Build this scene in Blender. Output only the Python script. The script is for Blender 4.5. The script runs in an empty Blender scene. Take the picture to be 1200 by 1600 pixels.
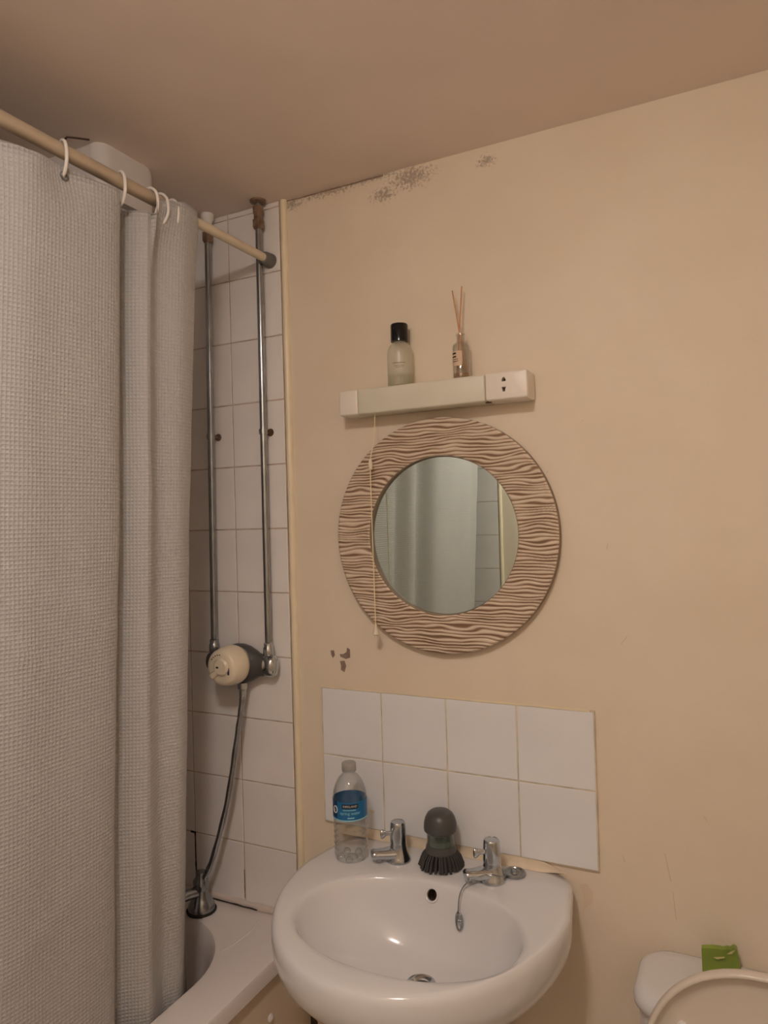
import bpy, bmesh, math, random
from mathutils import Vector, Matrix, noise
random.seed(7)
PI = math.pi
scene = bpy.context.scene
COL = scene.collection
H = 1.123            # height of the splashback's top edge above the floor
CEIL = H + 1.138
YB = -1.745          # opposite wall
XL, XR = -0.755, 1.50

# ------------------------------------------------------------------ camera
F_PX, YAW, PITCH, ROLL = 1117.28, 0.4632, 0.0117, -0.0286
cam_d = bpy.data.cameras.new('camera'); cam = bpy.data.objects.new('camera', cam_d); COL.objects.link(cam)
cam_d.sensor_fit = 'HORIZONTAL'; cam_d.sensor_width = 36.0; cam_d.lens = 36.0 * F_PX / 1200.0
cam_d.clip_start = 0.02
_f = Vector((-math.sin(YAW) * math.cos(PITCH), math.cos(YAW) * math.cos(PITCH), math.sin(PITCH)))
_r = Vector((math.cos(YAW), math.sin(YAW), 0)); _u = _r.cross(_f)
_r2 = math.cos(ROLL) * _r + math.sin(ROLL) * _u; _u2 = -math.sin(ROLL) * _r + math.cos(ROLL) * _u
M = Matrix((_r2, _u2, -_f)).transposed().to_4x4(); M.translation = Vector((0.8713, -1.4073, H + 0.3768))
cam.matrix_world = M
scene.camera = cam

# ------------------------------------------------------------------ world, exposure, lamp settings
w = bpy.data.worlds.new('world'); scene.world = w; w.use_nodes = True
w.node_tree.nodes['Background'].inputs[0].default_value = (0, 0, 0, 1)
w.node_tree.nodes['Background'].inputs[1].default_value = 0.0
vs = scene.view_settings
vs.view_transform = 'Standard'; vs.look = 'None'; vs.gamma = 1.0; vs.use_curve_mapping = False
vs.exposure = 0.0
scene.cycles.transparent_max_bounces = 24
LAMP_POS = (0.60, -1.40, CEIL)
LAMP_COL = (1.0, 0.90, 0.83)
LAMP_STRENGTH = 104.0

# ------------------------------------------------------------------ materials
def nt(name):
    m = bpy.data.materials.new(name); m.use_nodes = True
    t = m.node_tree; b = t.nodes['Principled BSDF']
    return m, t, b
def plain(name, col, rough=0.5, metal=0.0, spec=0.5, var=0.0, vscale=8.0, bump=0.0, bscale=60.0, coat=0.0):
    m, t, b = nt(name)
    b.inputs['Base Color'].default_value = (*col, 1); b.inputs['Roughness'].default_value = rough
    b.inputs['Metallic'].default_value = metal; b.inputs['Specular IOR Level'].default_value = spec
    b.inputs['Coat Weight'].default_value = coat
    tc = t.nodes.new('ShaderNodeTexCoord')
    if var > 0:
        n = t.nodes.new('ShaderNodeTexNoise'); n.inputs['Scale'].default_value = vscale; n.inputs['Detail'].default_value = 4
        t.links.new(tc.outputs['Object'], n.inputs['Vector'])
        r = t.nodes.new('ShaderNodeValToRGB')
        r.color_ramp.elements[0].position = 0.3; r.color_ramp.elements[1].position = 0.7
        r.color_ramp.elements[0].color = (*[c * (1 - var) for c in col], 1); r.color_ramp.elements[1].color = (*[min(1, c * (1 + var * .4)) for c in col], 1)
        t.links.new(n.outputs['Fac'], r.inputs['Fac']); t.links.new(r.outputs['Color'], b.inputs['Base Color'])
    if bump > 0:
        n2 = t.nodes.new('ShaderNodeTexNoise'); n2.inputs['Scale'].default_value = bscale; n2.inputs['Detail'].default_value = 3
        t.links.new(tc.outputs['Object'], n2.inputs['Vector'])
        bp = t.nodes.new('ShaderNodeBump'); bp.inputs['Strength'].default_value = bump; bp.inputs['Distance'].default_value = 0.004
        t.links.new(n2.outputs['Fac'], bp.inputs['Height']); t.links.new(bp.outputs['Normal'], b.inputs['Normal'])
    return m
def mnode(t, op, a, b=None, c=None):
    n = t.nodes.new('ShaderNodeMath'); n.operation = op
    for i, v in enumerate((a, b, c)):
        if v is None: continue
        if isinstance(v, (int, float)): n.inputs[i].default_value = v
        else: t.links.new(v, n.inputs[i])
    return n.outputs[0]
def glassy(name, tint=(.96, .97, .96), refl=0.25, frost=0.0, frost_col=(.8, .8, .78), rough=0.03, edge=.8):
    m = bpy.data.materials.new(name); m.use_nodes = True; t = m.node_tree
    for n in list(t.nodes): t.nodes.remove(n)
    o = t.nodes.new('ShaderNodeOutputMaterial'); tr = t.nodes.new('ShaderNodeBsdfTransparent'); tr.inputs[0].default_value = (*tint, 1)
    g = t.nodes.new('ShaderNodeBsdfGlossy'); g.inputs['Roughness'].default_value = rough; g.inputs[0].default_value = (1, 1, 1, 1)
    lw = t.nodes.new('ShaderNodeLayerWeight'); lw.inputs[0].default_value = .5
    fac = mnode(t, 'ADD', mnode(t, 'MULTIPLY', mnode(t, 'POWER', lw.outputs['Facing'], 3.0), refl * 2.2), .05)
    tm = t.nodes.new('ShaderNodeMixRGB'); tm.inputs[1].default_value = (*tint, 1); tm.inputs[2].default_value = (*[c * edge for c in tint], 1)
    t.links.new(mnode(t, 'POWER', lw.outputs['Facing'], 2.0), tm.inputs[0]); t.links.new(tm.outputs[0], tr.inputs[0])
    mx = t.nodes.new('ShaderNodeMixShader'); t.links.new(fac, mx.inputs[0]); t.links.new(tr.outputs[0], mx.inputs[1]); t.links.new(g.outputs[0], mx.inputs[2])
    out = mx.outputs[0]
    if frost > 0:
        d = t.nodes.new('ShaderNodeBsdfDiffuse'); d.inputs[0].default_value = (*frost_col, 1)
        tl = t.nodes.new('ShaderNodeBsdfTranslucent'); tl.inputs[0].default_value = (*frost_col, 1)
        m1 = t.nodes.new('ShaderNodeMixShader'); m1.inputs[0].default_value = .4; t.links.new(d.outputs[0], m1.inputs[1]); t.links.new(tl.outputs[0], m1.inputs[2])
        m2 = t.nodes.new('ShaderNodeMixShader'); m2.inputs[0].default_value = frost; t.links.new(out, m2.inputs[1]); t.links.new(m1.outputs[0], m2.inputs[2])
        out = m2.outputs[0]
    t.links.new(out, o.inputs[0])
    return m

WALLC = (0.84, 0.735, 0.59)
def wall_mat():
    m, t, b = nt('cream_wall_paint')
    tc = t.nodes.new('ShaderNodeTexCoord'); sep = t.nodes.new('ShaderNodeSeparateXYZ'); t.links.new(tc.outputs['Object'], sep.inputs[0])
    n = t.nodes.new('ShaderNodeTexNoise'); n.inputs['Scale'].default_value = 3.5; n.inputs['Detail'].default_value = 5; n.inputs['Roughness'].default_value = .6
    t.links.new(tc.outputs['Object'], n.inputs['Vector'])
    r = t.nodes.new('ShaderNodeValToRGB'); r.color_ramp.elements[0].position = .3; r.color_ramp.elements[1].position = .72
    r.color_ramp.elements[0].color = (WALLC[0] * .93, WALLC[1] * .90, WALLC[2] * .88, 1); r.color_ramp.elements[1].color = (*WALLC, 1)
    t.links.new(n.outputs['Fac'], r.inputs['Fac'])
    # mould speckles just under the ceiling: patches with their own extent
    X, Z = sep.outputs[0], sep.outputs[2]
    n2 = t.nodes.new('ShaderNodeTexNoise'); n2.inputs['Scale'].default_value = 150; n2.inputs['Detail'].default_value = 6; n2.inputs['Roughness'].default_value = .7
    t.links.new(tc.outputs['Object'], n2.inputs['Vector'])
    def blob(cx, cz, rx, rz):
        a = mnode(t, 'DIVIDE', mnode(t, 'SUBTRACT', X, cx), rx); c = mnode(t, 'DIVIDE', mnode(t, 'SUBTRACT', Z, cz), rz)
        d = mnode(t, 'SQRT', mnode(t, 'ADD', mnode(t, 'MULTIPLY', a, a), mnode(t, 'MULTIPLY', c, c)))
        return mnode(t, 'MAXIMUM', mnode(t, 'SUBTRACT', 1.0, d), 0.0)
    acc = None
    for bl in ((0.05, CEIL - .004, .17, .026), (0.16, CEIL - .002, .16, .016), (0.255, CEIL - .022, .10, .05), (0.19, CEIL - .045, .06, .03), (0.425, CEIL - .03, .04, .022), (-.05, CEIL - .012, .06, .03)):
        v = blob(*bl); acc = v if acc is None else mnode(t, 'MAXIMUM', acc, v)
    s = mnode(t, 'ADD', mnode(t, 'MULTIPLY', acc, 0.34), n2.outputs['Fac'])
    mr = t.nodes.new('ShaderNodeMapRange'); mr.inputs[1].default_value = .66; mr.inputs[2].default_value = .80; t.links.new(s, mr.inputs[0])
    g = mnode(t, 'MINIMUM', mnode(t, 'MULTIPLY', acc, 6.0), 1.0)
    k = mnode(t, 'MULTIPLY', mnode(t, 'MULTIPLY', mr.outputs[0], g), .55)
    mx = t.nodes.new('ShaderNodeMixRGB'); mx.inputs[2].default_value = (.16, .10, .07, 1)
    t.links.new(k, mx.inputs[0]); t.links.new(r.outputs['Color'], mx.inputs[1]); t.links.new(mx.outputs[0], b.inputs['Base Color'])
    b.inputs['Roughness'].default_value = .55; b.inputs['Specular IOR Level'].default_value = .3
    n3 = t.nodes.new('ShaderNodeTexNoise'); n3.inputs['Scale'].default_value = 14; n3.inputs['Detail'].default_value = 5; t.links.new(tc.outputs['Object'], n3.inputs['Vector'])
    bp = t.nodes.new('ShaderNodeBump'); bp.inputs['Strength'].default_value = .18; bp.inputs['Distance'].default_value = .01
    t.links.new(n3.outputs['Fac'], bp.inputs['Height']); t.links.new(bp.outputs['Normal'], b.inputs['Normal'])
    return m
def curtain_mat():
    m, t, b = nt('waffle_curtain_fabric')
    uv = t.nodes.new('ShaderNodeUVMap'); uv.uv_map = 'UVMap'; sep = t.nodes.new('ShaderNodeSeparateXYZ'); t.links.new(uv.outputs[0], sep.inputs[0])
    P = 0.0068
    su = mnode(t, 'ABSOLUTE', mnode(t, 'SINE', mnode(t, 'MULTIPLY', sep.outputs[0], PI / P)))
    sv = mnode(t, 'ABSOLUTE', mnode(t, 'SINE', mnode(t, 'MULTIPLY', sep.outputs[1], PI / P)))
    h = mnode(t, 'POWER', mnode(t, 'MULTIPLY', su, sv), .7)
    # waffle relief everywhere but the flat hem
    n = t.nodes.new('ShaderNodeTexNoise'); n.inputs['Scale'].default_value = 5; n.inputs['Detail'].default_value = 3; t.links.new(uv.outputs[0], n.inputs['Vector'])
    inv = mnode(t, 'SUBTRACT', 1.0, h)
    bp = t.nodes.new('ShaderNodeBump'); bp.inputs['Strength'].default_value = .60; bp.inputs['Distance'].default_value = .0022
    t.links.new(inv, bp.inputs['Height']); t.links.new(bp.outputs['Normal'], b.inputs['Normal'])
    r = t.nodes.new('ShaderNodeMixRGB'); r.inputs[1].default_value = (.475, .46, .452, 1); r.inputs[2].default_value = (.535, .518, .510, 1)
    t.links.new(n.outputs['Fac'], r.inputs[0]); t.links.new(r.outputs[0], b.inputs['Base Color'])
    b.inputs['Roughness'].default_value = .6; b.inputs['Specular IOR Level'].default_value = .35; b.inputs['Sheen Weight'].default_value = .15
    return m
def frame_mat():
    m, t, b = nt('carved_limewashed_wood')
    at = t.nodes.new('ShaderNodeAttribute'); at.attribute_name = 'ridge'; at.attribute_type = 'GEOMETRY'
    tc = t.nodes.new('ShaderNodeTexCoord')
    n = t.nodes.new('ShaderNodeTexNoise'); n.inputs['Scale'].default_value = 6; n.inputs['Detail'].default_value = 4; t.links.new(tc.outputs['Object'], n.inputs['Vector'])
    fac = mnode(t, 'ADD', at.outputs['Fac'], mnode(t, 'MULTIPLY', mnode(t, 'SUBTRACT', n.outputs['Fac'], .5), .35))
    r = t.nodes.new('ShaderNodeValToRGB'); e = r.color_ramp.elements
    e[0].position = .15; e[0].color = (.24, .145, .085, 1); e[1].position = .68; e[1].color = (.74, .62, .49, 1)
    x = e.new(.40); x.color = (.43, .29, .19, 1)
    t.links.new(fac, r.inputs[0]); t.links.new(r.outputs[0], b.inputs['Base Color']); b.inputs['Roughness'].default_value = .6
    return m

M_WALL = wall_mat()
M_CEIL = plain('ceiling_paint', (.88, .755, .67), .7, var=.08, vscale=2.5, bump=.12, bscale=12)
M_TILE = plain('glazed_white_tile', (.85, .845, .86), .16, var=.05, vscale=4, bump=.04, bscale=9)
M_TILE2 = plain('glazed_bath_tile', (.89, .845, .82), .2, var=.07, vscale=5, bump=.05, bscale=9)
M_GROUT = plain('grout', (.74, .66, .52), .8, var=.25, vscale=30)
M_GROUT2 = plain('bath_tile_grout', (.62, .50, .42), .85, var=.3, vscale=25)
M_TRIM = plain('cream_gloss_trim', (.87, .755, .55), .35, var=.08, vscale=12)
M_FLOOR = plain("floor_vinyl", (.68, .59, .51), .45, var=.2, vscale=6)
M_CERAMIC = plain('glazed_ceramic', (.75, .735, .74), .13, coat=.2)
M_BATH = plain('bath_acrylic', (.84, .77, .74), .22)
M_PANEL = plain('bath_panel_paint', (.88, .73, .56), .45, var=.12, vscale=5)
M_CHROME = plain('chrome', (.56, .60, .64), .12, metal=1, var=.1, vscale=40)
M_PIPE = plain('dulled_chrome_pipe', (.41, .435, .46), .22, metal=1, var=.25, vscale=18)
M_BRASS = plain('corroded_brass', (.30, .20, .14), .5, metal=.5, var=.45, vscale=60)
M_RUST = plain('rust', (.12, .06, .035), .9, var=.4, vscale=80)
M_MOULD = plain('black_mould', (.03, .024, .02), .9)
M_BROWN = plain('brown_grime', (.11, .065, .04), .9, var=.4, vscale=30)
M_ROD = plain('beige_enamel_rod', (.74, .64, .49), .32, var=.08, vscale=20)
M_RODD = plain('bronze_enamel_rod', (.62, .51, .38), .3, metal=.25, var=.08, vscale=20)
M_RUBBER = plain('grey_rubber', (.17, .16, .15), .7)
M_WHITEPL = plain('white_plastic', (.84, .80, .76), .3)
M_CREAMPL = plain('aged_cream_plastic', (.80, .70, .54), .3, var=.06, vscale=10)
M_SHADE = plain('shaver_light_diffuser', (.72, .68, .56), .35, var=.05, vscale=10)
M_SOCKET = plain('shaver_socket_plastic', (.84, .77, .68), .35)
M_CASE = plain('yellowed_casing', (.68, .60, .44), .4)
M_DARK = plain('dark_slot', (.02, .012, .01), .8)
M_GREYPL = plain('dark_grey_plastic', (.075, .072, .07), .38)
M_BLACKGL = plain('black_gloss_cap', (.006, .006, .009), .12)
M_BRISTLE = plain('dark_bristle', (.045, .042, .04), .6)
M_REED = plain('reed_stick', (.60, .30, .15), .7)
M_CORD = plain('cream_cord', (.86, .72, .48), .7)
M_CURTAIN = curtain_mat()
M_FRAME = frame_mat()
M_FEDGE = plain('frame_edge_wood', (.30, .22, .16), .6, var=.2, vscale=25)
M_MIRROR = plain('mirror_silver', (.74, .86, .82), .015, metal=1)
M_PET = glassy('clear_pet', (.93, .935, .93), .42, edge=.55)
M_CLEAR = glassy('clear_glass', (.93, .93, .92), .25)
M_FROST = glassy('frosted_glass', (.97, .97, .93), .10, frost=.38, frost_col=(.92, .90, .80), rough=.3)
M_LIQ = glassy('pale_liquid', (.86, .85, .70), .10, frost=.15, frost_col=(.74, .72, .55))
M_LIQP = glassy('amber_liquid', (.93, .80, .66), .15)
M_SOAP = glassy('green_soap', (.62, .74, .62), .15, frost=.45, frost_col=(.34, .46, .36))
M_LBLUE = plain('label_blue', (.012, .145, .34), .35)
M_LCYAN = plain('label_cyan', (.30, .62, .72), .4)
M_LNAVY = plain('label_navy', (.01, .045, .13), .35)
M_LBLK = plain('label_black', (.012, .01, .012), .4)
M_LWHT = plain('label_white', (.75, .74, .72), .5)
M_LRED = plain('label_red', (.45, .05, .04), .5)
M_PAPER = plain('paper_label', (.72, .52, .36), .7)
M_GREEN = plain('green_wrapper', (.25, .36, .045), .35, var=.15, vscale=25)
M_GREENIN = plain('wrapper_inner', (.50, .46, .20), .5)
M_SEAT = plain('toilet_seat_plastic', (.74, .66, .57), .25)
M_CHIP = plain('exposed_grey_plaster', (.30, .215, .165), .85, var=.3, vscale=70)
M_SCUFF = plain('faint_scuff', (.70, .595, .455), .8)
M_SEAL = plain('aged_sealant', (.84, .70, .52), .5, var=.25, vscale=14)
M_SEALW = plain('white_sealant', (.72, .62, .56), .45, var=.1, vscale=14)
M_SHELL = plain('ceiling_unit_plastic', (.74, .70, .68), .45)
M_LAMP, _t, _b = nt('lit_opal_diffuser')
_b.inputs['Emission Color'].default_value = (*LAMP_COL, 1); _b.inputs['Emission Strength'].default_value = LAMP_STRENGTH
_b.inputs['Base Color'].default_value = (.8, .8, .8, 1)

# ------------------------------------------------------------------ helpers
def tag(o, label=None, cat=None, group=None, kind=None):
    if label: o['label'] = label
    if cat: o['category'] = cat
    if group: o['group'] = group
    if kind: o['kind'] = kind
    return o
def mk(name, verts, faces, mat, parent=None, smooth=True, angle=40, loc=None):
    me = bpy.data.meshes.new(name); me.from_pydata([tuple(v) for v in verts], [], faces)
    bm = bmesh.new(); bm.from_mesh(me); bmesh.ops.recalc_face_normals(bm, faces=bm.faces); bm.to_mesh(me); bm.free()
    return link(name, me, mat, parent, smooth, angle, loc)
def link(name, me, mat, parent=None, smooth=True, angle=40, loc=None):
    if mat: me.materials.clear(); me.materials.append(mat)
    if smooth:
        me.polygons.foreach_set('use_smooth', [True] * len(me.polygons)); me.set_sharp_from_angle(angle=math.radians(angle))
    o = bpy.data.objects.new(name, me); COL.objects.link(o)
    if parent:
        o.parent = parent; parent_inv(o, parent)
    if loc: o.location = loc
    return o
def world_of(o):
    m = Matrix.Translation(o.location) @ o.rotation_euler.to_matrix().to_4x4()
    if o.parent: m = world_of(o.parent) @ o.matrix_parent_inverse @ m
    return m
def parent_inv(o, p): o.matrix_parent_inverse = world_of(p).inverted()
def empty(name, loc, label, cat, group=None):
    o = bpy.data.objects.new(name, None); COL.objects.link(o); o.location = loc; o.empty_display_size = .03
    return tag(o, label, cat, group)
def boxme(name, lo, hi, bev=0.0, seg=2):
    bm = bmesh.new(); bmesh.ops.create_cube(bm, size=1)
    for v in bm.verts: v.co = Vector([(lo[i] + hi[i]) / 2 + v.co[i] * (hi[i] - lo[i]) for i in range(3)])
    if bev: bmesh.ops.bevel(bm, geom=bm.edges[:], offset=bev, segments=seg, profile=.5, affect='EDGES', clamp_overlap=True)
    me = bpy.data.meshes.new(name); bm.to_mesh(me); bm.free(); return me
def box(name, lo, hi, mat, parent=None, bev=0.0, seg=2): return link(name, boxme(name, lo, hi, bev, seg), mat, parent, bool(bev))
def lathe_data(prof, n=32, axis='Z', origin=(0, 0, 0), sx=1, sy=1, close=True):
    V, F = [], []
    for r, h in prof:
        for k in range(n):
            a = 2 * PI * k / n; c, s = r * math.cos(a) * sx, r * math.sin(a) * sy
            p = (c, s, h) if axis == 'Z' else ((h, c, s) if axis == 'X' else (c, h, s))
            V.append((p[0] + origin[0], p[1] + origin[1], p[2] + origin[2]))
    for i in range(len(prof) - 1):
        for k in range(n): F.append((i * n + k, i * n + (k + 1) % n, (i + 1) * n + (k + 1) % n, (i + 1) * n + k))
    if close:
        if prof[0][0] > 1e-6: F.append(tuple(range(n - 1, -1, -1)))
        if prof[-1][0] > 1e-6: F.append(tuple((len(prof) - 1) * n + k for k in range(n)))
    return V, F
def lathe(name, prof, mat, parent=None, n=32, axis='Z', origin=(0, 0, 0), sx=1, sy=1, close=True, angle=40):
    V, F = lathe_data(prof, n, axis, origin, sx, sy, close)
    o = mk(name, V, F, mat, parent, True, angle)
    bm = bmesh.new(); bm.from_mesh(o.data); bmesh.ops.remove_doubles(bm, verts=bm.verts, dist=1e-6); bm.to_mesh(o.data); bm.free()
    return o
def crom(pts, per=10, closed=False):
    P = [Vector(p) for p in pts]; out = []; n = len(P)
    rng = n if closed else n - 1
    for i in range(rng):
        g = (lambda k: P[k % n]) if closed else (lambda k: P[max(0, min(n - 1, k))])
        p0, p1, p2, p3 = g(i - 1), g(i), g(i + 1), g(i + 2)
        for j in range(per):
            t = j / per
            out.append(.5 * ((2 * p1) + (p2 - p0) * t + (2 * p0 - 5 * p1 + 4 * p2 - p3) * t * t + (3 * p1 - p0 - 3 * p2 + p3) * t ** 3))
    if not closed: out.append(P[-1])
    return out
def tube_data(path, rad, n=10, closed=False):
    P = [Vector(p) for p in path]; V, F = [], []; m = len(P); prev = None
    for i, p in enumerate(P):
        a = P[(i - 1) % m] if (closed or i > 0) else P[i]; b = P[(i + 1) % m] if (closed or i < m - 1) else P[i]
        d = (b - a).normalized()
        if prev is None:
            u = d.orthogonal().normalized()
        else:
            u = (prev - d * prev.dot(d)).normalized()
        prev = u; v = d.cross(u)
        r = rad(i / (m - 1)) if callable(rad) else rad
        for k in range(n):
            t = 2 * PI * k / n; V.append(p + u * (r * math.cos(t)) + v * (r * math.sin(t)))
    for i in range(m if closed else m - 1):
        j = (i + 1) % m
        for k in range(n): F.append((i * n + k, i * n + (k + 1) % n, j * n + (k + 1) % n, j * n + k))
    if not closed: F.append(tuple(range(n - 1, -1, -1))); F.append(tuple((m - 1) * n + k for k in range(n)))
    return V, F
def tube(name, path, rad, mat, parent=None, n=10, closed=False):
    V, F = tube_data(path, rad, n, closed); return mk(name, V, F, mat, parent, True, 60)
def merge(*datas):
    V, F = [], []
    for v, f in datas:
        o = len(V); V += list(v); F += [tuple(i + o for i in q) for q in f]
    return V, F
def loft(name, rings, mat, parent=None, cap0=True, cap1=True, angle=50):
    V, F = [], []; n = len(rings[0])
    for r in rings: V += r
    for i in range(len(rings) - 1):
        for k in range(n): F.append((i * n + k, i * n + (k + 1) % n, (i + 1) * n + (k + 1) % n, (i + 1) * n + k))
    if cap0: F.append(tuple(range(n - 1, -1, -1)))
    if cap1: F.append(tuple((len(rings) - 1) * n + k for k in range(n)))
    return mk(name, V, F, mat, parent, True, angle)
def rrect(x0, x1, y0, y1, r, z, seg=8):
    out = []
    for cx, cy, a0 in ((x1 - r, y1 - r, 0), (x0 + r, y1 - r, 90), (x0 + r, y0 + r, 180), (x1 - r, y0 + r, 270)):
        for k in range(seg + 1):
            a = math.radians(a0 + 90 * k / seg); out.append((cx + r * math.cos(a), cy + r * math.sin(a), z))
    return out
def blobpoly(name, pts, y, mat, parent, thick=.0006):
    """thin irregular flake lying on the back wall, pts in (x, z)"""
    n = len(pts); V = [(x, y, z) for x, z in pts] + [(x, y + thick, z) for x, z in pts]
    F = [tuple(range(n)), tuple(range(2 * n - 1, n - 1, -1))] + [(k, (k + 1) % n, n + (k + 1) % n, n + k) for k in range(n)]
    return mk(name, V, F, mat, parent, False)
def text_data(body, size):
    cu = bpy.data.curves.new('txt', 'FONT'); cu.body = body; cu.size = size; cu.align_x = 'CENTER'; cu.align_y = 'CENTER'; cu.resolution_u = 3
    o = bpy.data.objects.new('txt', cu); COL.objects.link(o)
    bpy.context.view_layer.update()
    me = bpy.data.meshes.new_from_object(o.evaluated_get(bpy.context.evaluated_depsgraph_get()))
    V = [v.co.copy() for v in me.vertices]; F = [tuple(p.vertices) for p in me.polygons]
    bpy.data.objects.remove(o); bpy.data.curves.remove(cu); bpy.data.meshes.remove(me)
    return V, F

# ------------------------------------------------------------------ the setting
T = 0.12
floor = tag(box('floor', (XL - T, YB - T, -T), (XR + T, T, 0), M_FLOOR), kind='structure')
ceiling = tag(box('ceiling', (XL - T, YB - T, CEIL), (XR + T, T, CEIL + T), M_CEIL), kind='structure')
wall_back = tag(box('wall_back', (XL - T, 0, 0), (XR + T, T, CEIL), M_WALL), kind='structure')
wall_front = tag(box('wall_front', (XL - T, YB - T, 0), (XR + T, YB, CEIL), M_WALL), kind='structure')
wall_left = tag(box('wall_left', (XL - T, YB, 0), (XL, 0, CEIL), M_TILE2), kind='structure')
wall_right = tag(box('wall_right', (XR, YB, 0), (XR + T, 0, CEIL), M_WALL), kind='structure')
TP = 0.152; G = 0.003
ROW0 = H + 0.8206; XE = -0.0814
RIM = H - 0.548      # bath rim top
def tile_mesh(wd, ht):
    me = boxme('tile', (-wd / 2, -.003, -ht / 2), (wd / 2, .003, ht / 2), .0012, 2)
    me.polygons.foreach_set('use_smooth', [True] * len(me.polygons)); me.set_sharp_from_angle(angle=math.radians(12)); return me
def tile_field(parent, xs, zs, ysurf, mat, cache, sgn=-1):
    for (xa, xb) in xs:
        for (za, zb) in zs:
            wd, ht = round(xb - xa - G, 4), round(zb - za - G, 4)
            if wd < .005 or ht < .005: continue
            if (wd, ht) not in cache:
                me = tile_mesh(wd, ht); me.materials.append(mat); cache[(wd, ht)] = me
            o = bpy.data.objects.new('tile', cache[(wd, ht)]); COL.objects.link(o)
            o.location = ((xa + xb) / 2, ysurf + sgn * .003, (za + zb) / 2)
            o.rotation_euler = (random.uniform(-.004, .004), 0, random.uniform(-.004, .004))
            o.parent = parent
xs = []; x = XE
while x > XL + .004: xs.append((max(x - TP, XL), x)); x -= TP
zs = [(max(ROW0 + k * TP, RIM - .004), min(ROW0 + (k + 1) * TP, CEIL)) for k in range(-9, 3)]
zs = [z for z in zs if z[1] - z[0] > .01]
cache = {}
box('grout', (XL, -.0072, RIM - .01), (XE, 0, CEIL), M_GROUT2, wall_back)
tile_field(wall_back, xs, zs, -.0025, M_TILE2, cache)
XE2 = -.112
box('grout', (XL, YB, RIM - .01), (XE2, YB + .0072, CEIL), M_GROUT2, wall_front)
xs2 = []; x = XE2
while x > XL + .004: xs2.append((max(x - TP, XL), x)); x -= TP
zs2 = [(max(ROW0 - .0686 + k * TP, RIM - .004), min(ROW0 - .0686 + (k + 1) * TP, CEIL)) for k in range(-9, 4)]
zs2 = [z for z in zs2 if z[1] - z[0] > .01]
tile_field(wall_front, xs2, zs2, YB + .0025, M_TILE2, {}, 1)
# cream quadrant trims down the tile edges
def trim(name, x0, ywall, sgn, z0, z1):
    pr = []
    for k in range(9):
        a = PI * k / 8; pr.append((x0 + .009 - .009 * math.cos(a), ywall + sgn * (.0005 + .0105 * math.sin(a))))
    V, F = [], []; n = len(pr); L = 24
    for j in range(L + 1):
        z = z0 + (z1 - z0) * j / L; wob = .0012 * noise.noise(Vector((x0, z * 7, 3)))
        V += [(px + wob, py, z) for px, py in pr]
    for j in range(L):
        for k in range(n): F.append((j * n + k, j * n + (k + 1) % n, (j + 1) * n + (k + 1) % n, (j + 1) * n + k))
    F += [tuple(range(n)), tuple(L * n + k for k in range(n))]
    return tag(mk(name, V, F, M_TRIM), kind='structure')
trim('trim_1', XE - .0005, 0, -1, RIM - .01, CEIL)
trim('trim_2', XE2 - .0005, YB, 1, RIM - .01, CEIL)
# mould, grime and chipped paint on the back wall
def strip(name, pts, y, wid, mat, parent):
    V, F = [], []
    for i, (x, z) in enumerate(pts):
        a = pts[max(0, i - 1)]; b = pts[min(len(pts) - 1, i + 1)]
        d = Vector((b[0] - a[0], b[1] - a[1])).normalized(); nx, nz = -d.y, d.x
        ww = wid * (.55 + .9 * abs(noise.noise(Vector((x * 60, z * 60, 1.5)))))
        V += [(x + nx * ww / 2, y, z + nz * ww / 2), (x - nx * ww / 2, y, z - nz * ww / 2)]
    for i in range(len(pts) - 1): F.append((2 * i, 2 * i + 1, 2 * i + 3, 2 * i + 2))
    V2 = V + [(a, b + .0004, c) for a, b, c in V]; n = len(V)
    F2 = F + [tuple(i + n for i in f) for f in F]
    return mk(name, V2, F2, mat, parent, False)
def lin(a, b, n=14): return [(a[0] + (b[0] - a[0]) * i / n, a[1] + (b[1] - a[1]) * i / n) for i in range(n + 1)]
strip('mould_line', lin((XE - 2 * TP, H - .395), (XE - 2 * TP + .001, H - .535)), -.0090, .0052, M_MOULD, wall_back)
strip('mould_line', lin((XE - 2 * TP - .014, H - .3955), (XE - 2 * TP + .003, H - .396), 5), -.0090, .0045, M_MOULD, wall_back)
strip('mould_line', lin((XE - TP, H - .46), (XE - TP, H - .528), 6), -.0090, .0022, M_BROWN, wall_back)
strip('grime', [(-.052 + .008 * noise.noise(Vector((i * .7, 0, 4))), H - .66 - .02 * i) for i in range(10)], -.0007, .026, M_BROWN, wall_back)
strip('ceiling_line_mould', [(-.07 + .02 * i, CEIL - .003 + .0012 * noise.noise(Vector((i * 1.3, 2, 0)))) for i in range(14)], -.0006, .0035, plain('soft_grime', (.30, .20, .14), .9, var=.4, vscale=60), wall_back)
for pts in ([(.022, .083), (.031, .084), (.033, .073), (.028, .066), (.024, .072)],
            [(.066, .092), (.073, .088), (.073, .070), (.062, .066), (.048, .070), (.046, .076), (.056, .077), (.064, .082)],
            [(.046, .060), (.058, .062), (.062, .050), (.057, .036), (.048, .041), (.049, .050)]):
    blobpoly('paint_chip', [(a, H + b) for a, b in pts], -.0007, M_CHIP, wall_back)
blobpoly('paint_flake', [(.567, H - .338), (.584, H - .335), (.594, H - .352), (.591, H - .372), (.578, H - .384), (.571, H - .40), (.577, H - .372), (.574, H - .352)], -.0008, plain('lifted_paint', (.80, .66, .50), .5), wall_back)
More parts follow.
